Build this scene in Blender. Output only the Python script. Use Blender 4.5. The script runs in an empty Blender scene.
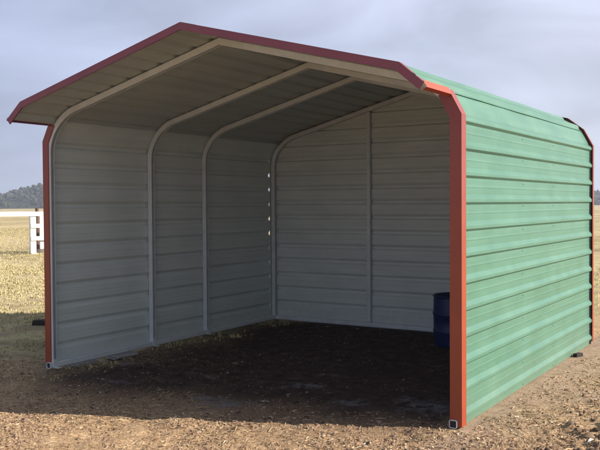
import bpy, bmesh, math, random
import numpy as np
from mathutils import Vector, Matrix, noise as mn
random.seed(7); rng = np.random.default_rng(7)
S = 1.2                                   # model units -> metres
sc = bpy.context.scene
col = sc.collection
PI = math.pi

# ------------------------------------------------------------------ helpers
def tag(o, label=None, cat=None, group=None, kind=None):
    if label: o['label'] = label
    if cat: o['category'] = cat
    if group: o['group'] = group
    if kind: o['kind'] = kind
    return o

def mesh_obj(name, verts, faces, mat, parent=None, smooth=False, mats=None):
    me = bpy.data.meshes.new(name)
    me.from_pydata([tuple(v) for v in verts], [], faces)
    me.update()
    for m in (mats or [mat]): me.materials.append(m)
    if smooth: me.polygons.foreach_set('use_smooth', [True]*len(me.polygons))
    o = bpy.data.objects.new(name, me); col.objects.link(o)
    if parent: o.parent = parent
    return o

def empty(name, loc=(0, 0, 0)):
    o = bpy.data.objects.new(name, None); col.objects.link(o); o.location = loc
    o.empty_display_size = .2
    return o

class MB:
    def __init__(s): s.v = []; s.f = []
    def add(s, vs, fs):
        n = len(s.v); s.v += [tuple(v) for v in vs]; s.f += [tuple(i+n for i in f) for f in fs]
    def box(s, a, b, rot=None, c=None):
        x0, y0, z0 = a; x1, y1, z1 = b
        vs = [Vector(p) for p in ((x0,y0,z0),(x1,y0,z0),(x1,y1,z0),(x0,y1,z0),(x0,y0,z1),(x1,y0,z1),(x1,y1,z1),(x0,y1,z1))]
        if rot is not None:
            c = Vector(c or ((x0+x1)/2, (y0+y1)/2, (z0+z1)/2))
            vs = [c + rot @ (v-c) for v in vs]
        s.add(vs, [(0,3,2,1),(4,5,6,7),(0,1,5,4),(1,2,6,5),(2,3,7,6),(3,0,4,7)])
    def loft(s, rings, cap=True, closed=True):
        n = len(rings[0]); b = len(s.v)
        for r in rings: s.v += [tuple(p) for p in r]
        for i in range(len(rings)-1):
            for j in range(n if closed else n-1):
                k = (j+1) % n
                s.f.append((b+i*n+j, b+i*n+k, b+(i+1)*n+k, b+(i+1)*n+j))
        if cap and closed:
            s.f.append(tuple(b+j for j in range(n))[::-1])
            s.f.append(tuple(b+(len(rings)-1)*n+j for j in range(n)))
    def build(s, name, mat, parent=None, smooth=False, fix=True, bevel=0):
        o = mesh_obj(name, s.v, s.f, mat, parent, smooth)
        if fix:
            bm = bmesh.new(); bm.from_mesh(o.data)
            bmesh.ops.recalc_face_normals(bm, faces=bm.faces); bm.to_mesh(o.data); bm.free()
        if bevel:
            m = o.modifiers.new('bevel', 'BEVEL'); m.width = bevel; m.segments = 2; m.limit_method = 'ANGLE'
        return o

# ------------------------------------------------------------------ materials
class N:
    def __init__(s, name):
        s.m = bpy.data.materials.new(name); s.m.use_nodes = True
        s.t = s.m.node_tree; s.b = s.t.nodes['Principled BSDF']
    def n(s, typ, **kw):
        o = s.t.nodes.new(typ)
        for k, v in kw.items():
            if k[0] == 'i' and k[1:].isdigit(): o.inputs[int(k[1:])].default_value = v
            elif hasattr(o, k): setattr(o, k, v)
            else: o.inputs[k.replace('_', ' ')].default_value = v
        return o
    def l(s, a, b): s.t.links.new(a, b)
    def noise(s, vec, scale, detail=4, rough=.55, **kw):
        o = s.n('ShaderNodeTexNoise', Scale=scale, Detail=detail, Roughness=rough, **kw)
        if vec is not None: s.l(vec, o.inputs['Vector'])
        return o.outputs['Fac']
    def ramp(s, fac, stops, interp='LINEAR'):
        r = s.n('ShaderNodeValToRGB'); cr = r.color_ramp; cr.interpolation = interp
        while len(cr.elements) < len(stops): cr.elements.new(.5)
        for e, (p, c) in zip(cr.elements, stops):
            e.position = p; e.color = (*c, 1) if len(c) == 3 else c
        s.l(fac, r.inputs[0]); return r.outputs['Color']
    def mix(s, fac, a, b, mode='MIX'):
        m = s.n('ShaderNodeMix', data_type='RGBA', blend_type=mode)
        for v, i in ((fac, 0), (a, 6), (b, 7)):
            if isinstance(v, (int, float)): m.inputs[i].default_value = v
            elif isinstance(v, tuple): m.inputs[i].default_value = (*v, 1)
            else: s.l(v, m.inputs[i])
        return m.outputs[2]
    def rng(s, v, a, b, c=0, d=1):
        m = s.n('ShaderNodeMapRange'); s.l(v, m.inputs[0])
        for i, x in zip((1, 2, 3, 4), (a, b, c, d)): m.inputs[i].default_value = x
        return m.outputs[0]
    def mapping(s, scale, src='Object'):
        tc = s.n('ShaderNodeTexCoord'); m = s.n('ShaderNodeMapping'); m.inputs['Scale'].default_value = scale
        s.l(tc.outputs[src], m.inputs[0]); return m.outputs[0]
    def bump(s, h, dist, strength=1):
        b = s.n('ShaderNodeBump', Distance=dist, Strength=strength); s.l(h, b.inputs['Height'])
        s.l(b.outputs[0], s.b.inputs['Normal']); return b
    def set(s, **kw):
        for k, v in kw.items():
            i = s.b.inputs[k.replace('_', ' ')]
            if hasattr(v, 'is_linked'): s.l(v, i)
            elif isinstance(v, tuple): i.default_value = (*v, 1)
            else: i.default_value = v
        return s

def sheet_material(name, c, c2, rough, dusty, spec=.5):
    m = N(name); co = m.mapping((1, 1, 1))
    streak = m.noise(m.mapping((1, .35, 9)), 1.6, 4)
    blot = m.noise(co, 2.3, 5, .6)
    base = m.mix(m.rng(blot, .35, .7), c, c2)
    base = m.mix(m.rng(streak, .45, .8, 0, .35), base, tuple(min(1, x*1.25+.02) for x in c2))
    # splashed dirt low on the sheet
    sep = m.n('ShaderNodeSeparateXYZ'); m.l(co, sep.inputs[0])
    low = m.rng(sep.outputs['Z'], .0, .45, 1, 0)
    d = m.n('ShaderNodeMath', operation='MULTIPLY'); m.l(low, d.inputs[0]); m.l(m.noise(co, 14, 5, .65), d.inputs[1])
    base = m.mix(m.rng(d.outputs[0], .12, .75, 0, dusty), base, (.26, .20, .14))
    scuff = m.noise(m.mapping((1, 3, 40)), 2.2, 2)
    base = m.mix(m.rng(scuff, .68, .74, 0, .25), base, tuple(min(1, x*1.6+.05) for x in c2))
    m.set(Base_Color=base, Roughness=m.rng(blot, .3, .7, rough-.06, rough+.1), Specular_IOR_Level=spec)
    m.bump(m.noise(m.mapping((1, .6, 1.6)), 3.0, 2), .012, .35)
    return m.m

M = {}
M['green'] = sheet_material('green_paint', (.066, .172, .122), (.082, .196, .143), .38, .18)
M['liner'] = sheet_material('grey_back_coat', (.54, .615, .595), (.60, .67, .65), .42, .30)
M['ceil'] = sheet_material('grey_back_coat_roof_shaded', (.37, .42, .41), (.43, .475, .46), .45, 0)  # same back coat, darkened for the weaker light under the roof
M['back'] = sheet_material('grey_back_coat_rear', (.54, .615, .595), (.60, .67, .65), .45, .30)
def red_paint(name, a, b, c=None):
    m = N(name); co = m.mapping((1, 1, 1))
    n = m.noise(co, 5, 5, .6)
    base = m.mix(m.rng(n, .3, .7), a, b)
    if c:                                     # ground bounce low and sky reflection high, painted as a hue shift
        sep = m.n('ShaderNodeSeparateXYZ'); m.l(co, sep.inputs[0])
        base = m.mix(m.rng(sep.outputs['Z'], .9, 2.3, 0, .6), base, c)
    m.set(Base_Color=base, Roughness=.42, Coat_Weight=.25, Coat_Roughness=.25)
    m.bump(m.noise(co, 30, 3), .002, .3); return m.m
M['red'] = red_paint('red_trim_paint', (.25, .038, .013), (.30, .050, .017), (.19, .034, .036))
M['red_shaded'] = red_paint('red_trim_paint_shaded', (.17, .034, .050), (.21, .042, .060))  # same red paint, with shade and sky reflection put into the colour
M['red_sunlit'] = red_paint('red_trim_paint_sunlit', (.34, .050, .011), (.39, .060, .014))  # same red paint, with direct sunlight put into the colour
def galv():
    m = N('galvanised_steel'); co = m.mapping((1, 1, 1))
    v = m.n('ShaderNodeTexVoronoi', Scale=70); m.l(co, v.inputs['Vector'])
    c = m.mix(m.rng(m.noise(co, 8, 4), .3, .7), (.56, .62, .64), (.68, .74, .76))
    c = m.mix(m.rng(v.outputs['Distance'], 0, 1, 0, .3), c, (.55, .55, .55))
    m.set(Base_Color=c, Metallic=.15, Roughness=.45); m.bump(m.noise(co, 25, 3), .002, .3); return m.m
M['galv'] = galv()
def simple(name, c, rough=.6, metal=0, var=.25, scale=8, bump=.003, spec=.4):
    m = N(name); co = m.mapping((1, 1, 1)); n = m.noise(co, scale, 5, .6)
    m.set(Base_Color=m.mix(m.rng(n, .3, .7), tuple(x*(1-var) for x in c), tuple(min(1, x*(1+var)) for x in c)), Roughness=rough, Metallic=metal, Specular_IOR_Level=spec)
    m.bump(m.noise(co, scale*4, 4), bump, .5); return m.m
M['gap_shade'] = simple('painted_gap_shade', (.03, .02, .028), .8)  # near black, stands in for shade in open gaps and hollows
M['screw'] = simple('painted_screw', (.16, .27, .22), .4)
M['white'] = simple('white_fence_paint', (.8, .8, .78), .5, 0, .04)
M['wood'] = simple('weathered_brown_post', (.10, .06, .045), .85)
M['barrel'] = simple('blue_plastic', (.007, .016, .085), .42, 0, .15)
M['slab'] = simple('grey_cinder_slab', (.30, .29, .28), .9, 0, .25, 20, .01)
M['darkblock'] = simple('charred_wood', (.025, .02, .018), .9)

# ------------------------------------------------------------------ dimensions (model units, times S)
W, D = 3.66*S, 3.443*S
Hs, Hp, OV = 1.902*S, 2.580*S, .422*S
b1, c1, b2, c2 = .0795*S, .148*S, .2205*S, .258*S
FY = [.036, 1.268*S, 2.105*S, D-.036]
SUNDIR = Vector((1, .42, 0)).normalized()
EL = math.radians(28)

# ------------------------------------------------------------------ ribbed sheets
def smooth_path(pts, rad_idx):
    """Chaikin-smooth only the bend vertices, keep long straights."""
    out = [Vector(pts[0])]
    for i in range(1, len(pts)-1):
        p, q, r = Vector(pts[i-1]), Vector(pts[i]), Vector(pts[i+1])
        if i in rad_idx:
            a = q + (p-q).normalized()*min(.075, (p-q).length*.45); b = q + (r-q).normalized()*min(.075, (r-q).length*.45)
            for k in range(5):
                t = k/4; out.append(a*(1-t)**2 + q*2*t*(1-t) + b*t*t)
        else: out.append(q)
    out.append(Vector(pts[-1])); return out
def path_eval(path):
    L = [0]
    for a, b in zip(path, path[1:]): L.append(L[-1]+(b-a).length)
    def ev(s):
        s = max(0, min(L[-1], s))
        for i in range(len(path)-1):
            if s <= L[i+1]+1e-9: break
        a, b = path[i], path[i+1]; d = (b-a).normalized()
        p = a + d*(s-L[i])
        # smoothed normal
        def dirn(j):
            j = max(0, min(len(path)-2, j)); return (path[j+1]-path[j]).normalized()
        t = (s-L[i])/max(1e-9, L[i+1]-L[i])
        if t < .02: d = (dirn(i-1)+d).normalized()
        elif t > .98: d = (d+dirn(i+1)).normalized()
        return p, d
    return L, ev
def section(L, ribs, h=.023, base=.080, top=.028, minor=True, trims=(), asym=.009):
    """list of (s, offset) along the sheet"""
    out = []
    tot = L[-1]
    marks = [(s, 0) for s in L]
    for r in ribs:
        if r-base/2 > 0 and r+base/2 < tot:
            marks = [mk for mk in marks if abs(mk[0]-r) > base/2+.008 or mk[0] in (0, tot)]
            out += [(r-base/2+asym, 0), (r-top/2, h), (r-top/2+.004, h+.0012), (r+top/2-.004, h+.0012), (r+top/2, h), (r+base/2+asym*.6, 0)]
    if minor and len(ribs) > 1:
        for a, b in zip(ribs, ribs[1:]):
            for f in (.52,):
                s = a+(b-a)*f
                if s-.012 > 0 and s+.012 < tot and not any(abs(s-m[0]) < .014 for m in marks):
                    out += [(s-.010, 0), (s-.003, .0014), (s+.003, .0014), (s+.010, 0)]
    out += [m for m in marks if not any(abs(m[0]-o[0]) < .0015 for o in out)]
    out.sort(); return out
def ribbed(name, path, side, ribs, y0, y1, parent, ymap=None, mats=None, ny=36, seed=0, thick=.0012):
    """path in x,z; extruded along y. side=+1: outward normal is left of direction"""
    L, ev = path_eval(path); sec = section(L, ribs)
    vs, fs = [], []
    for i in range(ny+1):
        y = y0+(y1-y0)*i/ny
        for s, o in sec:
            p, d = ev(s); n = Vector((-d.y, d.x))*side
            w = (mn.noise(Vector((y*1.3+seed*7.1, s*2.1, seed*3.3)))*.0035 + mn.noise(Vector((y*4+seed, s*5, 9.1)))*.0012)
            q = p + n*(o+w)
            vs.append((q.x, y, q.y))
    m = len(sec)
    for i in range(ny):
        for j in range(m-1):
            a, b, c, e = i*m+j, i*m+j+1, (i+1)*m+j+1, (i+1)*m+j
            fs.append((a, e, c, b) if side < 0 else (a, b, c, e))
    if ymap: vs = [ymap(v) for v in vs]
    o = mesh_obj(name, vs, fs, None, parent, mats=mats or [M['green'], M['liner']])
    so = o.modifiers.new('thickness', 'SOLIDIFY'); so.thickness = thick; so.offset = -1; so.material_offset = 1
    return o

shed = tag(empty('metal_shed', (W/2, 0, 0)), 'open fronted green corrugated metal shed with red edge trim and gable roof', 'shed')
inv = Matrix.Translation((-W/2, 0, 0))
def P(o):                                        # parent keeping world placement
    o.parent = shed; o.matrix_parent_inverse = inv; return o

EPS = .003
# right wall (sheet lies just outside the frame)
rp = smooth_path([(W, .006), (W, Hs), (W-b1, Hs+c1-.002), (W-b1-.04, Hs+c1+.034)], {1, 2})
ribsR = [(.067+.1648*k)*S-.006 for k in range(12)]
wr = P(ribbed('wall_panel', rp, -1, ribsR, .004, D-.004, None, seed=1))
lp = smooth_path([(0, .05), (0, Hs), (b1, Hs+c1-.002), (b1+.04, Hs+c1+.034)], {1, 2})
ribsL = [(.17+.171*k)*S-.05 for k in range(11)]
wl = P(ribbed('wall_panel', lp, 1, ribsL, .004, D-.088, None, seed=2))
mb = MB()                                  # flat corner strip; the rib mouths stay open and let daylight in
zz = [.05]+[.05+q for q in ribsL]+[Hs+.02]
for k, (a, b) in enumerate(zip(zz, zz[1:])):
    ga = .003 if 5 <= k < 10 else 0
    mb.box((-.0030, D-.090, a+(ga if k else 0)), (-.0012, D-.002, b-(ga if k < len(zz)-2 else 0)))
mb.add([(-.002, D-.090, Hs+.02), (-.002, D-.002, Hs+.02), (b1*.45, D-.002, Hs+c1*.72), (b1*.45, D-.090, Hs+c1*.72)], [(0, 1, 2, 3)])
mb.add([(b1*.45, D-.090, Hs+c1*.72), (b1*.45, D-.002, Hs+c1*.72), (b1+.03, D-.002, Hs+c1+.03), (b1+.03, D-.090, Hs+c1+.03)], [(0, 1, 2, 3)])
for k in (0, 1, 2, 3, 4, 10): mb.box((-.026, D-.086, .05+ribsL[k]-.045), (.0005, D-.082, .05+ribsL[k]+.045))
P(mb.build('corner_strip', M['liner']))
# the face order helper expects outward normals: check below
# roof
e = .005
roofpts = [(b1-.004, Hs+c1-.004+e), (b2-.002, Hs+c2+e), (W/2, Hp+e), (W-b2+.002, Hs+c2+e), (W-b1+.004, Hs+c1-.004+e)]
rpath = smooth_path(roofpts, {1, 3})
Lr, _ = path_eval(rpath)
half = Lr[-1]/2
ribsT = []
k = 0
pitch = .2035
while half-.10-k*pitch > .06:
    ribsT.append(half-.10-k*pitch); ribsT.append(half+.10+k*pitch); k += 1
ribsT.sort()
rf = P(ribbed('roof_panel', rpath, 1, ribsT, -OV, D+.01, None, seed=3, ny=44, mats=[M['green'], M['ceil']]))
# ridge cap
mbx = MB()
for sgn in (-1, 1):
    sl = Vector((W/2-b2, Hp-Hs-c2)).normalized()
    mbx.add([(W/2, -OV+.01, Hp+e+.026), (W/2, D, Hp+e+.026), (W/2+sgn*sl.x*.16, D, Hp+e+.026-sl.y*.16), (W/2+sgn*sl.x*.16, -OV+.01, Hp+e+.026-sl.y*.16)], [(0, 1, 2, 3)])
rc = P(mbx.build('ridge_cap', M['green'])); rs = rc.modifiers.new('t', 'SOLIDIFY'); rs.thickness = .002

# rear wall: path up in z per column would clip at the gable -> clip a ribbed rectangle with the gable outline
def rear_wall():
    path = [Vector((0, .05)), Vector((0, Hp))]
    L, ev = path_eval(path)
    ribs = [(.205+.1685*k)*S-.05 for k in range(-1, 15)]
    sec = section(L, ribs)
    nx = 40; vs, fs = [], []
    x0, x1 = .006, W-.006
    for i in range(nx+1):
        x = x0+(x1-x0)*i/nx
        for s, o in sec:
            w = mn.noise(Vector((x*1.3, s*2.3, 44)))*.004
            vs.append((x, D-.002+o+w, .05+s))
    m = len(sec)
    for i in range(nx):
        for j in range(m-1): fs.append((i*m+j, i*m+j+1, (i+1)*m+j+1, (i+1)*m+j))
    o = mesh_obj('wall_panel', vs, fs, None, mats=[M['green'], M['back']])
    bm = bmesh.new(); bm.from_mesh(o.data)
    for a, b in zip(roofpts[:-1] , roofpts[1:]):
        a, b = Vector(a), Vector(b); d = (b-a).normalized(); n = Vector((-d.y, d.x))
        bmesh.ops.bisect_plane(bm, geom=bm.verts[:]+bm.edges[:]+bm.faces[:], plane_co=(a.x-n.x*.012, 0, a.y-n.y*.012), plane_no=(n.x, 0, n.y), clear_outer=True)
    for a, b in (((0, Hs), (b1, Hs+c1)), ((W-b1, Hs+c1), (W, Hs))):
        a, b = Vector(a), Vector(b); d = (b-a).normalized(); n = Vector((-d.y, d.x))
        bmesh.ops.bisect_plane(bm, geom=bm.verts[:]+bm.edges[:]+bm.faces[:], plane_co=(a.x-n.x*.006, 0, a.y-n.y*.006), plane_no=(n.x, 0, n.y), clear_outer=True)
    bm.to_mesh(o.data); bm.free()
    so = o.modifiers.new('t', 'SOLIDIFY'); so.thickness = .0012; so.offset = -1; so.material_offset = 1
    return o
wb = P(rear_wall())

# screws on the sunlit wall and rounded eave
scr = None
def screw(parent, loc, nrm):
    global scr
    if scr is None:
        mb = MB(); rings = []
        for r, z in ((.0065, 0), (.0065, .001), (.0045, .0015), (.004, .003), (.0, .0035)):
            rings.append([(r*math.cos(2*PI*i/8), r*math.sin(2*PI*i/8), z) for i in range(8)])
        mb.loft(rings); o = mb.build('screw', M['screw']); scr = o
    else: o = scr.copy(); col.objects.link(o)
    o.parent = parent; q = Vector(nrm).to_track_quat('Z', 'Y')
    o.rotation_euler = q.to_euler(); o.location = Vector(loc)
for fy in (FY[0]+.035, FY[1], FY[2], FY[3]-.035):
    for k in range(12):
        screw(wr, (W+.003, fy+.01*math.sin(k*5), .006+ribsR[k]-.05+.004*math.sin(k*3.3)), (1, 0, 0))
for fy in FY[1:3]:
    for k in range(0, 11, 2): screw(wl, (-.003, fy, .05+ribsL[k]-.05), (-1, 0, 0))

# ------------------------------------------------------------------ tube frames
TH = .060
def frame(y):
    o_ = TH/2+.006
    pts = [(0, .06), (0, Hs), (b1, Hs+c1), (b2, Hs+c2), (W/2, Hp), (W-b2, Hs+c2), (W-b1, Hs+c1), (W, Hs), (W, .06)]
    # smooth the eave bends into one sweep, offset inward
    P_ = [Vector(p) for p in pts]
    def arc(p0, p1, p2, p3):
        res = []
        for k in range(9):
            t = k/8; res.append(p0*(1-t)**3+p1*3*t*(1-t)**2+p2*3*t*t*(1-t)+p3*t**3)
        return res
    s0 = Vector((0, Hs-.10)); s3 = Vector((b2, Hs+c2)) + (Vector((W/2, Hp))-Vector((b2, Hs+c2))).normalized()*.12
    dsl = (Vector((W/2, Hp))-Vector((b2, Hs+c2))).normalized()
    left = arc(s0, s0+Vector((0, .20)), s3-dsl*.20, s3)
    path = [Vector((0, .062))]+left+[Vector((W/2, Hp))]+[Vector((W-p.x, p.y)) for p in reversed(left)]+[Vector((W, .062))]
    rings = []
    c = .007; h = TH/2
    prof = [(-h+c, -h), (h-.003, -h), (h, -h+.003), (h, -h+.014), (h-.003, -h+.014), (h-.003, -h+.003), (-h+.004, -h+.003), (-h+.004, h-.003), (h-.003, h-.003), (h-.003, h-.014), (h, h-.014), (h, h-.003), (h-.003, h), (-h+c, h), (-h, h-c), (-h, -h+c)]
    for i, p in enumerate(path):
        d0 = (p-path[i-1]).normalized() if i else (path[1]-p).normalized()
        d1 = (path[i+1]-p).normalized() if i < len(path)-1 else d0
        d = (d0+d1).normalized(); k = 1/max(.3, d.dot(d1)); n = Vector((d.y, -d.x))*k    # inward (right of travel)
        cpt = p + n*o_
        rings.append([(cpt.x+n.x*a, y+b, cpt.y+n.y*a) for a, b in prof])
    mb = MB(); mb.loft(rings); return P(mb.build('frame_tube', M['galv']))
for y in FY: frame(y)
def rail(x0, y0, x1, y1):
    a = Vector((x0, y0, .032)); b = Vector((x1, y1, .032)); d = (b-a).normalized(); s = Vector((-d.y, d.x, 0)); up = Vector((0, 0, 1))
    h = .03; g = .0045; c = .008
    def ring(p, h): 
        cc = c if h > .028 else .005
        return [p+s*u+up*v for u, v in ((-h+cc, -h), (h-cc, -h), (h, -h+cc), (h, h-cc), (h-cc, h), (-h+cc, h), (-h, h-cc), (-h, -h+cc))]
    mb = MB()
    mb.loft([ring(a, h-g), ring(a, h), ring(b, h), ring(b, h-g), ring(a, h-g)], cap=False)
    P(mb.build('base_rail', M['galv'], fix=True))
    if abs(y1-y0) > 1:
        p = a+d*.012; k = .0245; mb = MB(); mb.add([p-s*k-up*k, p+s*k-up*k, p+s*k+up*k, p-s*k+up*k], [(0, 1, 2, 3)])
        P(mb.build('tube_mouth_shade', M['gap_shade']))  # flat dark face painted as the shade inside the rail end
rail(.036, -.03, .036, D-.001); rail(W-.038, -.066, W-.038, D-.001); rail(.07, D-.036, W-.09, D-.036)
# studs on the rear wall
for sx in (1.278*S+.02, W-1.278*S):
    zt = Hs+c2+(Hp-Hs-c2)*((min(sx, W-sx)-b2)/(W/2-b2))-.07
    mb = MB(); mb.box((sx-.025, D-.062, .063), (sx+.025, D-.008, zt-.0)); P(mb.build('wall_stud', M['galv'], bevel=.006))
    mb = MB(); mb.box((sx-.031, D-.068, Hs-.17), (sx-.0255, D-.01, Hs-.11)); mb.box((sx-.031, D-.073, Hs-.17), (sx+.031, D-.0625, Hs-.11)); P(mb.build('bracket', M['galv']))
# base clips with anchor heads
for x, y in ((.10, FY[0]), (.10, FY[1]), (.10, FY[2]), (W-.10, FY[1])):
    mb = MB(); mb.box((x-.030, y-.025, .004), (x+.03, y+.025, .010)); mb.box((x-.034, y-.025, .010), (x-.028, y+.025, .09))
    P(mb.build('base_clip', M['galv']))

# ------------------------------------------------------------------ red edge trim
def trim(pts, y, wf, ds, out=.024, sgn=-1, inward=1, name='edge_trim', side_only=False, ext0=0, ext1=0):
    """pts in x,z (outer line, travelling so that inward is to the right when inward=1). front flange at plane y, side flange runs back ds."""
    V = [Vector(p) for p in pts]
    ring = []
    t = .0018; mat = M['red_shaded'] if name == 'gable_trim' else M['red']
    for i, p in enumerate(V):
        d0 = (p-V[i-1]).normalized() if i else (V[1]-p).normalized()
        d1 = (V[i+1]-p).normalized() if i < len(V)-1 else d0
        d = (d0+d1).normalized(); k = 1/max(.3, d.dot(d1)); n = Vector((d.y, -d.x))*inward*k
        o0 = p - n*out; o1 = p-n*(out-t); i1 = p + n*wf
        yy = y; b = y-sgn*ds; ti = y-sgn*t
        lip = p + n*(wf-.006)
        ring.append([(o0.x, yy, o0.y), (i1.x, yy, i1.y), (i1.x, yy-sgn*.012, i1.y), (i1.x-n.x*t, yy-sgn*.012, i1.y-n.y*t), (i1.x-n.x*t, ti, i1.y-n.y*t), (o1.x, ti, o1.y), (o1.x, b, o1.y), (o0.x, b, o0.y)])
    mb = MB(); mb.loft(ring); return P(mb.build(name, mat, bevel=0))
yF = -.006
pt = lambda x, z: (x, z)
# posts: ground -> straight top -> first facet
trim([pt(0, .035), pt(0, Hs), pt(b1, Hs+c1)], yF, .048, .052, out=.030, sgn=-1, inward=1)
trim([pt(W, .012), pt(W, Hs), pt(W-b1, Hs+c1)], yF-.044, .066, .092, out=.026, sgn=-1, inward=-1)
# gable over the overhang
yo = -OV-.004
rl = [(b1-.002, Hs+c1), (b2, Hs+c2), (W/2, Hp)]
fd_ = Vector((b1, c1)).normalized()*.022
rl[0] = (rl[0][0]-fd_.x, rl[0][1]-fd_.y)
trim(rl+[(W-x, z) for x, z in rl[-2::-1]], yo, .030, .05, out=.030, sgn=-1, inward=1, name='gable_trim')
# rear
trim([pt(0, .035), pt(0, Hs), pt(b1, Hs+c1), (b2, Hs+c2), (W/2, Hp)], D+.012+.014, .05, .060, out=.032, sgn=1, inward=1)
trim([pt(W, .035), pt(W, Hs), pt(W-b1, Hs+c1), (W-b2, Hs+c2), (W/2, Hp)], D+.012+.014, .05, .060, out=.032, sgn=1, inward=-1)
# drip edge under the overhang (runs front to back)
for sg in (0, 1):
    mb = MB()
    n1 = Vector((c1, b1)).normalized() if False else Vector((c1, -b1)).normalized()
    X = lambda x: W-x if sg else x
    # outer face follows facet 1 downwards for 6 cm
    dn = Vector((-b1, -c1)).normalized(); q = Vector((b1, Hs+c1)); o_ = Vector((-c1, b1)).normalized()
    A = q+o_*.031+(-dn)*.008; dl = .050 if sg else .022; B = q+o_*.031+dn*dl; C = q-o_*.004+dn*dl; A2 = q+o_*.0295-dn*.008; B2 = q+o_*.0295+dn*(dl-.0015); C2 = q-o_*.004+dn*(dl-.0015)
    prof = [A, B, C, C2, B2, A2]
    mb.loft([[(X(p.x), y, p.y) for p in prof] for y in (-OV-.0035, yF-.0445 if sg else yF-.002)])
    P(mb.build('drip_edge', M['red_sunlit'] if sg else M['red_shaded']))
# dark strips painted as the shaded gap between the ribs, rear corner
ed = [0]+[r+.035 for r in ribsR]
for a, b in zip([.0]+ribsR[:-1], ribsR):
    mb = MB(); mb.box((W+.002, D-.050, .006+a+.044 if a else .01), (W+.012, D-.006, .006+b-.032))
    P(mb.build('rib_gap_shade', M['gap_shade']))

# ------------------------------------------------------------------ camera
Rv = (.5555, -.0254, -.0064)
def camera():
    yaw, pi_, ro = Rv
    f = Vector((-math.sin(yaw)*math.cos(pi_), math.cos(yaw)*math.cos(pi_), math.sin(pi_)))
    r = Vector((math.cos(yaw), math.sin(yaw), 0)); u = r.cross(f)
    c, s = math.cos(ro), math.sin(ro); r2 = r*c+u*s; u2 = -r*s+u*c
    cd = bpy.data.cameras.new('camera'); cam = bpy.data.objects.new('camera', cd); col.objects.link(cam)
    m = Matrix((r2, u2, -f)).transposed().to_4x4(); m.translation = Vector((5.4763, -4.7763, 1.3704))*S
    cam.matrix_world = m; cd.sensor_width = 36; cd.lens = 826.67/600*36; cd.clip_end = 8000; cd.clip_start = .05
    sc.camera = cam; return r2, u2, f
R_, U_, F_ = camera()
CAM = Vector((5.4763, -4.7763, 1.3704))*S
def ground_pt(px, py):
    d = F_*826.67+R_*(px-300)+U_*(225-py); t = -CAM.z/d.z; return CAM+d*t

# ------------------------------------------------------------------ terrain
def vnoise(x, y, seed):
    r = np.random.default_rng(seed); T = r.random((256, 256))
    xi = np.floor(x).astype(int); yi = np.floor(y).astype(int); fx = x-xi; fy = y-yi
    fx = fx*fx*(3-2*fx); fy = fy*fy*(3-2*fy)
    g = lambda a, b: T[a % 256, b % 256]
    return (g(xi, yi)*(1-fx)+g(xi+1, yi)*fx)*(1-fy)+(g(xi, yi+1)*(1-fx)+g(xi+1, yi+1)*fx)*fy-.5
def fbm(x, y, f, o, seed):
    a = 1; s = 0
    for i in range(o): s = s+a*vnoise(x*f+13.7*i, y*f+7.1*i, seed+i); a *= .5; f *= 2.03
    return s
def sst(x, a, b): t = np.clip((x-a)/(b-a), 0, 1); return t*t*(3-2*t)
def zones(x, y):
    """weights: grass, inside soil, sandy"""
    wob = fbm(x, y, .9, 4, 50)*.7
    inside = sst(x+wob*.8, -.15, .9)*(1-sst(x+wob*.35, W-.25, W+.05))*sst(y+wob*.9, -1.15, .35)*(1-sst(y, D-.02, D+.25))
    grass = np.maximum(1-sst(x*.9-y*.55+wob, -1.6, 1.0), sst(y+wob*2+(x-4)*.15, 6.5, 8.5))
    grass = np.maximum(grass, .55*(1-sst(x+wob, .1, 1.2))*(1-sst(y, D-.2, D))*sst(y, -1.2, .2))
    sandy = sst(x+wob*.5, W-.1, W+.15)*(1-sst(x+wob*1.1-.12*y, W+.30, W+.75))
    return np.clip(grass, 0, 1), inside, sandy
def height(x, y):
    near = np.exp(-((x-3)**2+(y-1)**2)/250.)
    h = fbm(x, y, .35, 3, 3)*.035
    g, ins, sa = zones(x, y)
    rough = (.042*(1-.55*g)*(1-.45*ins)*(1-.8*sa))
    h = h + rough*fbm(x, y, 3.2, 5, 11)*.75
    clod = np.clip(fbm(x, y, 9, 3, 71)+.05, 0, 1)
    cl = sst(x-y*.2+wobble(x, y), W+.35, W+1.0)*(1-sst(y, 3.5, 5))
    h = h + clod*.10*cl
    h = h + fbm(x, y, 22, 2, 91)*.012
    # level pad under the rails
    dx = np.minimum(abs(x), abs(x-W)); on = (y > -.3) & (y < D+.3)
    d1 = np.where(on, dx, 9); d2 = np.where((x > -.3) & (x < W+.3), abs(y-D), 9)
    d = np.minimum(d1, d2); k = sst(d, .03, .35)
    h = h*(.12+.88*k) + (-.004)*(1-k)
    h = h - .055*np.exp(-((x-.02)/.22)**2-((y-.75)/.55)**2)
    far = sst(np.hypot(x-3, y), 25, 80)
    h = h*(1-far) + far*fbm(x, y, .02, 3, 7)*.25
    return h
def wobble(x, y): return fbm(x, y, 1.1, 3, 130)*.8
def axis(c0, c1, step, grow, lim):
    a = list(np.arange(c0, c1, step)); s = step; lo = a[0]; hi = a[-1]; L = []; H = []
    while lo > -lim: s *= grow; lo -= s; L.append(lo)
    s = step
    while hi < lim: s *= grow; hi += s; H.append(hi)
    return np.array(L[::-1]+a+H)
xs = axis(-1.2, 7.2, .022, 1.045, 1400); ys = axis(-3.2, 5.2, .022, 1.045, 1400)
X, Y = np.meshgrid(xs, ys, indexing='ij')
Z = height(X, Y)
G, I, Sd = zones(X, Y)
nx, ny = X.shape
me = bpy.data.meshes.new('ground')
me.vertices.add(nx*ny); me.vertices.foreach_set('co', np.stack([X, Y, Z], -1).astype(np.float32).ravel())
idx = np.arange(nx*ny).reshape(nx, ny)
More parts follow.
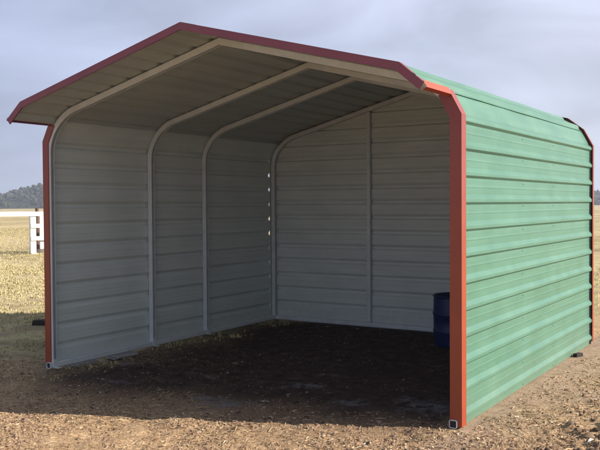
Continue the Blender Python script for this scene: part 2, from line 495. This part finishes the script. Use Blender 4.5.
q = np.stack([idx[:-1, :-1], idx[1:, :-1], idx[1:, 1:], idx[:-1, 1:]], -1).reshape(-1, 4)
me.loops.add(q.size); me.loops.foreach_set('vertex_index', q.ravel().astype(np.int32))
me.polygons.add(len(q)); me.polygons.foreach_set('loop_start', (np.arange(len(q))*4).astype(np.int32))
me.update(calc_edges=True); me.polygons.foreach_set('use_smooth', np.ones(len(q), bool))
ca = me.color_attributes.new('zone', 'FLOAT_COLOR', 'POINT')
PT = np.zeros_like(G)
for qx, qy, a_, b_ in ((228, 403, .30, .09), (205, 398, .16, .06), (432, 408, .30, .13), (415, 400, .2, .06), (305, 385, .25, .06), (120, 362, .35, .08), (350, 402, .22, .05)):
    g_ = ground_pt(qx, qy); dx_ = X-g_.x; dy_ = Y-g_.y; u1 = dx_*R_.x+dy_*R_.y; u2 = -dx_*R_.y+dy_*R_.x
    PT = np.maximum(PT, np.exp(-(u1/a_)**2-(u2/(b_*2.2))**2))
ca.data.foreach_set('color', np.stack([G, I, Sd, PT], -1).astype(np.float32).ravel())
ground = bpy.data.objects.new('ground', me); col.objects.link(ground); tag(ground, kind='structure', label='bare dirt and dry grass around the shed')

def ground_material():
    m = N('dirt_and_dry_grass'); co = m.mapping((1, 1, 1))
    at = m.n('ShaderNodeAttribute', attribute_name='zone'); sp = m.n('ShaderNodeSeparateColor'); m.l(at.outputs['Color'], sp.inputs[0])
    g, ins, sa = sp.outputs
    fine = m.noise(co, 38, 6, .7); mid = m.noise(co, 7, 6, .65); big = m.noise(co, .9, 5, .6); vf = m.noise(co, 110, 3, .6)
    dirt = m.ramp(fine, [(.30, (.13, .08, .045)), (.42, (.36, .24, .13)), (.52, (.48, .335, .205)), (.68, (.68, .52, .34))])
    dirt = m.mix(m.rng(mid, .42, .70, 0, .5), dirt, (.30, .19, .115))
    grassc = m.ramp(m.noise(co, 16, 5, .7), [(.3, (.24, .21, .09)), (.5, (.46, .40, .19)), (.7, (.60, .52, .28))])
    grassc = m.mix(m.rng(big, .45, .66, 0, .45), grassc, (.30, .29, .13))
    soilp = m.noise(co, 1.9, 6, .68); grassc = m.mix(m.rng(soilp, .44, .58, 0, .85), grassc, (.22, .15, .10))
    farn = m.noise(co, .09, 4, .6)
    grassc = m.mix(m.rng(farn, .45, .6, 0, .5), grassc, (.66, .55, .34))
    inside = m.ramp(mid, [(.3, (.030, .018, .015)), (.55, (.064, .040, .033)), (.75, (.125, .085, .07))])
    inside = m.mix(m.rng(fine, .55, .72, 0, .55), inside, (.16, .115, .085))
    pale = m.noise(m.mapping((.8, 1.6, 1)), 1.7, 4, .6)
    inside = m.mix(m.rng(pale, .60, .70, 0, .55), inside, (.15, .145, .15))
    sand = m.mix(m.rng(mid, .35, .7), (.30, .215, .15), (.46, .355, .26))
    sand = m.mix(m.rng(fine, .55, .75, 0, .6), sand, (.20, .13, .09))
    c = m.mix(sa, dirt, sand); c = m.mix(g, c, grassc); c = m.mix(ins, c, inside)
    pm = m.n('ShaderNodeMath', operation='MULTIPLY'); m.l(at.outputs['Alpha'], pm.inputs[0]); m.l(m.rng(mid, .38, .6), pm.inputs[1])
    c = m.mix(m.rng(pm.outputs[0], .2, .75, 0, .8), c, (.20, .20, .205))
    m.set(Base_Color=c, Roughness=.95, Specular_IOR_Level=.15)
    ad = m.n('ShaderNodeMath', operation='ADD'); m.l(fine, ad.inputs[0]); m.l(vf, ad.inputs[1])
    m.bump(ad.outputs[0], .02, .8)
    return m.m
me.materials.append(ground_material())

# ------------------------------------------------------------------ scatter (debris, clods, grass) as numpy-built islands
def island_mat(name, stops, rough=.9, trans=0):
    m = N(name); g = m.n('ShaderNodeNewGeometry')
    c = m.ramp(g.outputs['Random Per Island'], stops, 'LINEAR')
    co = m.mapping((1, 1, 1)); c = m.mix(m.rng(m.noise(co, 60, 3), .3, .7, 0, .3), c, (.10, .06, .04))
    m.set(Base_Color=c, Roughness=rough, Specular_IOR_Level=.2); return m.m
def inst(name, base_v, base_f, pos, scale, rotz, tilt, mat, label, squash=None):
    """many copies of a tiny shape in one stuff mesh"""
    n = len(pos); bv = np.array(base_v, float); k = len(bv)
    v = np.repeat(bv[None], n, 0)*scale[:, None, :]
    v = v*(1+ (rng.random((n, k, 1))-.5)*.8)*(1+(rng.random((n, k, 3))-.5)*.5)
    ct, st = np.cos(tilt), np.sin(tilt)
    y = v[..., 1]*ct[:, None]-v[..., 2]*st[:, None]; z = v[..., 1]*st[:, None]+v[..., 2]*ct[:, None]; v[..., 1] = y; v[..., 2] = z
    c, s = np.cos(rotz), np.sin(rotz)
    x = v[..., 0]*c[:, None]-v[..., 1]*s[:, None]; y = v[..., 0]*s[:, None]+v[..., 1]*c[:, None]; v[..., 0] = x; v[..., 1] = y
    v += pos[:, None, :]
    me = bpy.data.meshes.new(name); me.vertices.add(n*k); me.vertices.foreach_set('co', v.astype(np.float32).ravel())
    sizes = [len(f) for f in base_f]; flat = np.concatenate([np.array(f) for f in base_f])
    li = (flat[None]+(np.arange(n)*k)[:, None]).ravel(); st_ = np.cumsum([0]+sizes[:-1])
    ls = (st_[None]+(np.arange(n)*len(flat))[:, None]).ravel()
    me.loops.add(len(li)); me.loops.foreach_set('vertex_index', li.astype(np.int32))
    me.polygons.add(n*len(sizes)); me.polygons.foreach_set('loop_start', ls.astype(np.int32))
    me.update(calc_edges=True); me.materials.append(mat)
    o = bpy.data.objects.new(name, me); col.objects.link(o); tag(o, kind='stuff', label=label); return o
def blocked(x, y):                       # keep debris out of rails / sheets
    r = (abs(x) < .07) | (abs(x-W) < .085); r &= (y > -.1) & (y < D+.08)
    return r | ((abs(y-D) < .08) & (x > -.1) & (x < W+.1))
def place(n, box, dens):
    x = rng.uniform(box[0], box[1], n); y = rng.uniform(box[2], box[3], n)
    keep = (rng.random(n) < dens(x, y)) & ~blocked(x, y)
    x, y = x[keep], y[keep]; return x, y
def near_f(x, y):                        # thin out with distance from camera
    d = np.hypot(x-CAM.x, y-CAM.y); return np.clip((5.5/d)**1.2, 0, 1)
ROCK_V = [(-1, -.8, -.3), (1, -.9, -.3), (1.1, .8, -.3), (-.9, 1, -.3), (-.5, -.5, .7), (.6, -.4, .8), (.5, .5, .6), (-.6, .4, .75)]
ROCK_F = [(4, 5, 6, 7), (0, 1, 5, 4), (1, 2, 6, 5), (2, 3, 7, 6), (3, 0, 4, 7)]
LEAF_V = [(-1, 0, .0), (-.3, -.45, .18), (.5, -.4, .12), (1, 0, .25), (.4, .45, .2), (-.4, .4, .0)]
LEAF_F = [(0, 1, 4, 5), (1, 2, 3, 4)]
def scat(name, n, box, dens, size, flat, mat, label, V=ROCK_V, Fc=ROCK_F, lift=0, tilt=.5):
    x, y = place(n, box, dens); k = len(x)
    s = size[0]+(size[1]-size[0])*rng.random(k)**2.6
    sc_ = np.stack([s*rng.uniform(.7, 1.3, k), s*rng.uniform(.5, 1.1, k), s*flat*rng.uniform(.6, 1.3, k)], -1)
    z = height(x, y)+lift*s
    return inst(name, V, Fc, np.stack([x, y, z], -1), sc_, rng.uniform(0, 6.28, k), rng.uniform(-tilt, tilt, k), mat, label)
def z_open(x, y): g, i, s = zones(x, y); return np.clip((1-g*.75)*(1-i)*(1-s*.45), 0, 1)
def z_in(x, y): g, i, s = zones(x, y); return i
def z_gr(x, y): g, i, s = zones(x, y); return g*(1-i)
clump = lambda x, y: np.clip(fbm(x, y, 2.1, 4, 210)*2.6+.5, .04, 1)
tan_m = island_mat('pale_litter', [(0, (.62, .49, .33)), (.35, (.50, .37, .22)), (.6, (.38, .26, .15)), (.85, (.22, .14, .085)), (.96, (.30, .2, .12)), (1, (.80, .72, .56))])
clod_m = island_mat('soil_clods', [(0, (.15, .095, .065)), (.4, (.29, .19, .125)), (.75, (.42, .29, .195)), (1, (.09, .06, .05))])
dark_m = island_mat('dark_clods', [(0, (.05, .035, .03)), (.5, (.12, .08, .055)), (.9, (.20, .135, .09)), (1, (.34, .26, .18))])
B1 = (-1.5, 8, -3.0, 3.5)
scat('leaf_litter', 330000, B1, lambda x, y: z_open(x, y)*near_f(x, y)*clump(x, y)**1.6*.8, (.004, .016), 1, tan_m, 'dry leaf and straw litter scattered over the dirt', LEAF_V, LEAF_F, .25, .8)
scat('soil_clods', 150000, B1, lambda x, y: z_open(x, y)*near_f(x, y)*clump(y, x), (.002, .0125), .8, clod_m, 'crumbly brown soil clods over the dirt', lift=.1)
dband = lambda x, y: np.clip(sst(x-.25*y+wobble(x, y), W+.45, W+1.1), 0, 1)*near_f(x, y)*clump(x+5, y)
scat('dark_soil_clods', 75000, (W, 9, -1.5, 6), lambda x, y: dband(x, y), (.004, .032), .8, dark_m, 'darker turned soil clods right of the shed', lift=.15)
in_m = island_mat('floor_bits', [(0, (.035, .024, .02)), (.6, (.07, .05, .04)), (.93, (.12, .09, .07)), (1, (.30, .25, .18))])
STR_V = [(-1, -.05, 0), (1, -.05, .05), (1, .05, .05), (-1, .05, 0), (0, -.06, .16), (0, .06, .16)]
STR_F = [(0, 4, 5, 3), (4, 1, 2, 5)]
scat('dry_stalks', 130000, B1, lambda x, y: z_open(x, y)*near_f(x, y)*clump(x+2, y+2), (.012, .05), 1, tan_m, 'dry grass stalks lying on the dirt', STR_V, STR_F, .05, .3)
scat('broken_clods', 900, B1, lambda x, y: z_open(x, y)*near_f(x, y)*clump(y, x)**2, (.012, .034), .75, clod_m, 'larger broken dirt clods in the foreground', lift=.1)
scat('floor_litter', 14000, (0, W, -1, D), lambda x, y: z_in(x, y)*clump(x, y)*.9, (.003, .018), .5, in_m, 'dark soil crumbs and bits on the shed floor', lift=.1)
scat('pale_floor_straw', 900, (0, W, -1, D), lambda x, y: z_in(x, y)*clump(x+9, y), (.006, .02), .8, tan_m, 'pale straw and leaf bits on the shed floor', LEAF_V, LEAF_F, .2)

BL_V = [(-.05, 0, 0), (.05, 0, 0), (.035, .18, .55), (-.035, .18, .55), (0, .5, 1)]
BL_F = [(0, 1, 2, 3), (3, 2, 4)]
def grass(name, ntuft, per, box, dens, hgt, mat, label, wid=1.0):
    x, y = place(ntuft, box, dens); d = np.hypot(x-CAM.x, y-CAM.y)
    k = len(x); X_ = np.repeat(x, per); Y_ = np.repeat(y, per); dd = np.repeat(d, per); n = k*per
    ts = np.repeat(rng.uniform(.5, 1.2, k), per)
    a = rng.uniform(0, 6.28, n); r = rng.random(n)**.7*.06*ts*np.clip(dd/8, .8, 3)
    X_ = X_+np.cos(a)*r; Y_ = Y_+np.sin(a)*r
    h = hgt*ts*rng.uniform(.4, 1.1, n)
    w = np.clip(dd/9, .6, 2.6)*wid*.055
    sc_ = np.stack([w, h*1.0, h], -1)
    return inst(name, BL_V, BL_F, np.stack([X_, Y_, height(X_, Y_)-.004], -1), sc_, a-1.57, rng.uniform(-.1, .9, n), mat, label)
gm1 = island_mat('dry_grass', [(0, (.60, .52, .31)), (.5, (.52, .455, .245)), (.85, (.40, .37, .18)), (1, (.26, .27, .12))])
gm2 = island_mat('shade_weeds', [(0, (.09, .11, .035)), (.5, (.18, .16, .07)), (1, (.30, .25, .13))])
def wedge(x, y):
    ang = np.arctan2(-(x-CAM.x), y-CAM.y); return (ang > .50) & (ang < 1.02)
def lgr(x, y): return z_gr(x, y)*wedge(x, y)*np.clip(fbm(x, y, 1.0, 4, 300)*2+.75, .15, 1)
grass('dry_grass_near', 42000, 7, (-12, .6, -2.2, 10), lambda x, y: lgr(x, y)*np.clip(7/np.hypot(x-CAM.x, y-CAM.y), 0, 1)*.8, .036, gm1, 'short dry grass left of the shed', 2.2)
grass('dry_grass_field', 90000, 4, (-45, -6, 5, 45), lambda x, y: lgr(x, y)*.8, .045, gm1, 'pale dry grass field towards the white fence', 1.5)
grass('shade_weeds', 3600, 6, (.1, 2.6, -1.0, 3.0), lambda x, y: np.clip(1.1-x/2.2, 0, 1)*np.clip((2.2-y)/1.5, 0, 1)*clump(x+3, y), .018, gm2, 'small green weeds on the floor by the left wall')
grass('sparse_straw', 5000, 4, (-1, 7.5, -2.5, 0), lambda x, y: z_open(x, y)*clump(x, y+4)*.35, .022, gm1, 'short straw stubble in the foreground dirt')
grass('right_field_grass', 16000, 4, (2, 16, 5, 34), lambda x, y: z_gr(x, y)*.6, .05, gm1, 'dry grass behind and right of the shed', 1.5)

# ------------------------------------------------------------------ small things
# blue barrel
gp = ground_pt(455.5, 344)
bx, by = gp.x+.03, gp.y-.02
bar = tag(empty('barrel', (bx, by, 0)), 'open topped dark blue plastic barrel inside the shed by the rear wall', 'barrel')
mb = MB(); rings = []
bz = float(height(np.array([bx]), np.array([by]))[0])-.01
for r, z in ((.24, 0), (.262, .015), (.268, .05), (.27, .16), (.279, .17), (.279, .19), (.272, .2), (.275, .36), (.284, .37), (.284, .39), (.276, .40), (.272, .55), (.268, .585), (.258, .585), (.262, .54), (.262, .05), (.0, .045)):
    rings.append([(r*math.cos(2*PI*i/40), r*math.sin(2*PI*i/40), z+bz) for i in range(40)])
mb.loft(rings); b_ = mb.build('body', M['barrel'], bar, smooth=True)
mb = MB(); rings = []
for k in range(9):
    a = 2*PI*k/8; rings.append([((.272+.011*math.cos(a))*math.cos(2*PI*i/40), (.272+.011*math.cos(a))*math.sin(2*PI*i/40), bz+.585+.012*math.sin(a)) for i in range(40)])
mb.loft(rings, cap=False); mb.build('rim', M['barrel'], bar, smooth=True)

# white fence far left
fp = ground_pt(33, 254)
fd = (fp-CAM); fd.z = 0; dist = fd.length; right = Vector((R_.x, R_.y, 0)).normalized()
fwd = Vector((-right.y, right.x, 0))
fence = tag(empty('rail_fence', (fp.x, fp.y, 0)), 'white painted ranch rail fence across the field left of the shed', 'fence')
rotf = math.atan2(right.y, right.x)+math.radians(32); fence.rotation_euler = (0, 0, rotf)
ppm = 826.67/ (fd.dot(fwd)/1)      # px per metre at the fence
Hf = CAM.z-(212-206.2)/ppm
for k, xo in enumerate((-2.55, 0, 2.5, 5.0)):
    mb = MB(); w = .095
    mb.box((xo-w, -w, -.15), (xo+w, w, Hf-.012)); 
    p = mb.build('post', M['white'], fence, bevel=.012)
def frail(x0, x1, z, th, y=-.115, dz=0):
    mb = MB(); mb.add([(x0, y-.02, z-th/2), (x1, y-.02, z-th/2+dz), (x1, y+.02, z-th/2+dz), (x0, y+.02, z-th/2), (x0, y-.02, z+th/2), (x1, y-.02, z+th/2+dz), (x1, y+.02, z+th/2+dz), (x0, y+.02, z+th/2)],
      [(0,3,2,1),(4,5,6,7),(0,1,5,4),(1,2,6,5),(2,3,7,6),(3,0,4,7)]); mb.build('rail', M['white'], fence, bevel=.006)
frail(-5.2, 0, Hf-.08, .15); frail(0.002, 5.1, Hf-.08, .15)
frail(-.09, 5.1, Hf-.08-12.0/ppm, .14); frail(-.09, 5.1, Hf-.08-24.5/ppm, .14)
# second corner post behind + brown post
ray = fd.normalized(); q2 = fp+ray*1.3+right*(.31)
o = MB(); o.box((-.07, -.07, -.1), (.07, .07, Hf-.03)); wp = o.build('fence_post', M['white'], bevel=.01); wp.location = (q2.x, q2.y, 0); wp.rotation_euler.z = rotf
tag(wp, 'thin white square post standing just behind the rail fence', 'post')
o = MB(); rings = []
for z, r in ((-.1, .075), (.5, .07), (1.1, .066), (Hf+.11, .062), (Hf+.12, .03)):
    rings.append([(r*math.cos(2*PI*i/10)*(1+.06*math.sin(i*3)), r*math.sin(2*PI*i/10), z) for i in range(10)])
o.loft(rings); bp = o.build('wooden_post', M['wood']); q3 = fp+ray*1.0+right*.16; bp.location = (q3.x, q3.y, 0)
tag(bp, 'brown weathered wooden post between the two white posts', 'post')

# dark block of wood left of the front left corner
g1 = ground_pt(41.5, 326)
def lump(name, loc, size, mat, label, cat, seed, rz=0, par=None):
    bm = bmesh.new(); bmesh.ops.create_cube(bm, size=1); bmesh.ops.subdivide_edges(bm, edges=bm.edges[:], cuts=3, use_grid_fill=True)
    for v in bm.verts:
        n = mn.noise_vector(v.co*3+Vector((seed*3.1, seed, 0)))*.10; v.co += n
        v.co *= 1-.10*max(0, v.co.length-.6)
        v.co = Vector((v.co.x*size[0], v.co.y*size[1], v.co.z*size[2]))
    me = bpy.data.meshes.new(name); bm.to_mesh(me); bm.free(); me.materials.append(mat)
    o = bpy.data.objects.new(name, me); col.objects.link(o); o.location = loc; o.rotation_euler.z = rz; tag(o, label, cat); return o
lump('wood_block', (g1.x, g1.y, .035), (.22, .13, .10), M['darkblock'], 'dark charred wood block on the grass behind the left front post', 'wood block', 1, .5)
lump('shim_slab', (.035, .42, -.017), (.16, .36, .035), M['slab'], 'flat grey slab under the left base rail nearest the front post', 'slab', 2, .05)
lump('shim_slab', (.07, .98, -.02), (.20, .30, .04), M['slab'], 'grey slab under the left base rail, the one farther back from the front post', 'slab', 3, -.2)
g2 = ground_pt(592, 444)
lump('stone', (g2.x, g2.y, .01), (.10, .045, .03), M['white'], 'small white stone at the lower right on the dirt', 'stone', 4, .5+rotf)
g3 = ground_pt(578, 356)
lump('stone', (g3.x, g3.y, .01), (.11, .05, .04), M['darkblock'], 'small dark stone beside the bottom of the green wall', 'stone', 5, 1.2)

# ------------------------------------------------------------------ hill and woodland
def hill_h(t, u):
    """t: sideways metres (right positive), u: metres forward."""
    ridge = 21*np.exp(-((t+150)/58)**2)+9*np.exp(-((t+20)/110)**2)+8.5*np.exp(-((t-220)/140)**2)+6*np.exp(-((t+420)/200)**2)
    ridge = ridge + fbm(t, t*0+3, .02, 3, 401)*3
    return np.maximum(-2, ridge*sst(u, 430, 640)*(1-.2*sst(u, 640, 900))-.5)
C2 = Vector((CAM.x, CAM.y, 0))
t_ = np.linspace(-900, 700, 200); u_ = np.linspace(400, 950, 50)
T, U = np.meshgrid(t_, u_, indexing='ij'); HZ = hill_h(T, U)+fbm(T, U, .03, 3, 9)*1.5-1.2*(1-sst(U, 400, 460))
vs = [(C2.x+right.x*a+fwd.x*b, C2.y+right.y*a+fwd.y*b, c) for a, b, c in zip(T.ravel(), U.ravel(), HZ.ravel())]
fs = [(i*50+j, (i+1)*50+j, (i+1)*50+j+1, i*50+j+1) for i in range(199) for j in range(49)]
hm = N('hill_scrub'); hco = hm.mapping((1, 1, 1))
hm.set(Base_Color=hm.ramp(hm.noise(hco, .02, 5, .6), [(.35, (.03, .04, .02)), (.6, (.05, .055, .03)), (.75, (.12, .11, .07))]), Roughness=1.0, Specular_IOR_Level=.1)
tag(mesh_obj('hill', vs, fs, hm.m, smooth=True), kind='structure', label='low wooded hill on the horizon')
# crowns: clusters of leaf-clump faces
ico_bm = bmesh.new(); bmesh.ops.create_icosphere(ico_bm, subdivisions=1, radius=1)
ICV = [tuple(v.co) for v in ico_bm.verts]; ICF = [tuple(v.index for v in f.verts) for f in ico_bm.faces]; ico_bm.free()
nt = 11000; tt = rng.uniform(-620, 520, nt); uu = 440+rng.random(nt)**.8*420
base = hill_h(tt, uu)
sz = rng.uniform(.9, 2.3, nt)
cl_t, cl_u, cl_z, cl_s = [], [], [], []
for k in range(5):
    cl_t.append(tt+rng.normal(0, 1, nt)*sz*.5); cl_u.append(uu+rng.normal(0, 1, nt)*sz*.5)
    cl_z.append(base+sz*rng.uniform(.35, 1.25, nt)); cl_s.append(sz*rng.uniform(.35, .7, nt))
ct_, cu_, cz_, cs_ = map(np.concatenate, (cl_t, cl_u, cl_z, cl_s))
px = C2.x+right.x*ct_+fwd.x*cu_; py = C2.y+right.y*ct_+fwd.y*cu_
wm = island_mat('far_canopy', [(0, (.022, .032, .018)), (.5, (.03, .042, .022)), (1, (.05, .058, .03))])
inst('woodland', ICV, ICF, np.stack([px, py, cz_], -1), np.stack([cs_, cs_, cs_*.85], -1), rng.uniform(0, 6.28, len(px)), rng.uniform(-.4, .4, len(px)), wm, 'dark wooded hillside on the horizon')

# ------------------------------------------------------------------ haze
hz = MB(); hz.box((-1500, -1500, -9), (1500, 1500, 48)); ho = hz.build('haze', None)
hmat = bpy.data.materials.new('haze_air'); hmat.use_nodes = True; ht = hmat.node_tree; ht.nodes.clear()
pv = ht.nodes.new('ShaderNodeVolumePrincipled'); pv.inputs['Color'].default_value = (.66, .77, .96, 1); pv.inputs['Density'].default_value = .0007; pv.inputs['Anisotropy'].default_value = .2
oo = ht.nodes.new('ShaderNodeOutputMaterial'); ht.links.new(pv.outputs[0], oo.inputs['Volume'])
ho.data.materials.clear(); ho.data.materials.append(hmat); tag(ho, kind='stuff', label='thin bluish air haze')

# ------------------------------------------------------------------ world and sun
w = bpy.data.worlds.new('World'); sc.world = w; w.use_nodes = True; t = w.node_tree
bg = t.nodes['Background']; sky = t.nodes.new('ShaderNodeTexSky'); sky.sky_type = 'NISHITA'; sky.sun_disc = False
sky.sun_elevation = EL; az = math.atan2(SUNDIR.x, SUNDIR.y); sky.sun_rotation = az
sky.air_density = 1.2; sky.dust_density = 1.5; sky.ozone_density = 2.0
tc = t.nodes.new('ShaderNodeTexCoord'); mp = t.nodes.new('ShaderNodeMapping'); mp.inputs['Scale'].default_value = (1, 1, 2.6); mp.inputs['Location'].default_value = (.35, .2, .1)
t.links.new(tc.outputs['Generated'], mp.inputs[0])
nz2 = t.nodes.new('ShaderNodeTexNoise'); nz2.inputs['Scale'].default_value = 4.6; nz2.inputs['Detail'].default_value = 6; nz2.inputs['Roughness'].default_value = .48; nz2.inputs['Distortion'].default_value = .5
t.links.new(mp.outputs[0], nz2.inputs['Vector'])
cm = t.nodes.new('ShaderNodeMapRange'); cm.inputs[1].default_value = .36; cm.inputs[2].default_value = .66; cm.inputs[3].default_value = .80; cm.inputs[4].default_value = 1.13
t.links.new(nz2.outputs['Fac'], cm.inputs[0])
nz = t.nodes.new('ShaderNodeTexNoise'); nz.inputs['Scale'].default_value = 2.3; nz.inputs['Detail'].default_value = 5; nz.inputs['Roughness'].default_value = .5; nz.inputs['Distortion'].default_value = .4
t.links.new(mp.outputs[0], nz.inputs['Vector'])
mr = t.nodes.new('ShaderNodeMapRange'); mr.inputs[1].default_value = .34; mr.inputs[2].default_value = .68; mr.inputs[3].default_value = .78; mr.inputs[4].default_value = 1.0
t.links.new(nz.outputs['Fac'], mr.inputs[0])
# cloud brightness rises towards the sun side
dt = t.nodes.new('ShaderNodeVectorMath'); dt.operation = 'DOT_PRODUCT'; dt.inputs[1].default_value = (SUNDIR.x*math.cos(EL), SUNDIR.y*math.cos(EL), math.sin(EL))
t.links.new(tc.outputs['Generated'], dt.inputs[0])
cr = t.nodes.new('ShaderNodeValToRGB'); el = cr.color_ramp.elements
el[0].position = .0; el[0].color = (.24, .30, .46, 1); el[1].position = .62; el[1].color = (.90, .95, 1.18, 1)
e3 = el.new(.16); e3.color = (.44, .51, .76, 1); e3 = el.new(.27); e3.color = (.60, .68, .98, 1)
m2 = t.nodes.new('ShaderNodeMapRange'); m2.inputs[1].default_value = -1; m2.inputs[2].default_value = 1; t.links.new(dt.outputs['Value'], m2.inputs[0]); t.links.new(m2.outputs[0], cr.inputs[0])
sclc = t.nodes.new('ShaderNodeVectorMath'); sclc.operation = 'SCALE'; sclc.inputs['Scale'].default_value = 3.4; t.links.new(cr.outputs[0], sclc.inputs[0])
scn = t.nodes.new('ShaderNodeMath'); scn.operation = 'MULTIPLY'; scn.inputs[1].default_value = 3.9; t.links.new(cm.outputs[0], scn.inputs[0]); t.links.new(scn.outputs[0], sclc.inputs['Scale'])
mx = t.nodes.new('ShaderNodeMix'); mx.data_type = 'RGBA'; t.links.new(mr.outputs[0], mx.inputs[0]); t.links.new(sky.outputs[0], mx.inputs[6]); t.links.new(sclc.outputs[0], mx.inputs[7])
spx = t.nodes.new('ShaderNodeSeparateXYZ'); t.links.new(tc.outputs['Generated'], spx.inputs[0])
mz = t.nodes.new('ShaderNodeMapRange'); t.links.new(spx.outputs['Z'], mz.inputs[0])
for i, v in zip((1, 2, 3, 4), (.30, .75, 1.0, .60)): mz.inputs[i].default_value = v
ov = t.nodes.new('ShaderNodeVectorMath'); ov.operation = 'SCALE'; t.links.new(mx.outputs[2], ov.inputs[0]); t.links.new(mz.outputs[0], ov.inputs['Scale'])
t.links.new(ov.outputs[0], bg.inputs[0]); bg.inputs[1].default_value = .10
sl = bpy.data.lights.new('sun', 'SUN'); sl.energy = 5.0; sl.angle = math.radians(.55); sl.color = (1, .89, .76)
so = bpy.data.objects.new('sun', sl); col.objects.link(so)
dv = Vector((SUNDIR.x*math.cos(EL), SUNDIR.y*math.cos(EL), math.sin(EL))); so.rotation_euler = dv.to_track_quat('Z', 'Y').to_euler()
sc.view_settings.view_transform = 'Standard'; sc.view_settings.look = 'None'; sc.view_settings.gamma = 1
sc.view_settings.use_curve_mapping = False; sc.view_settings.exposure = 1.0
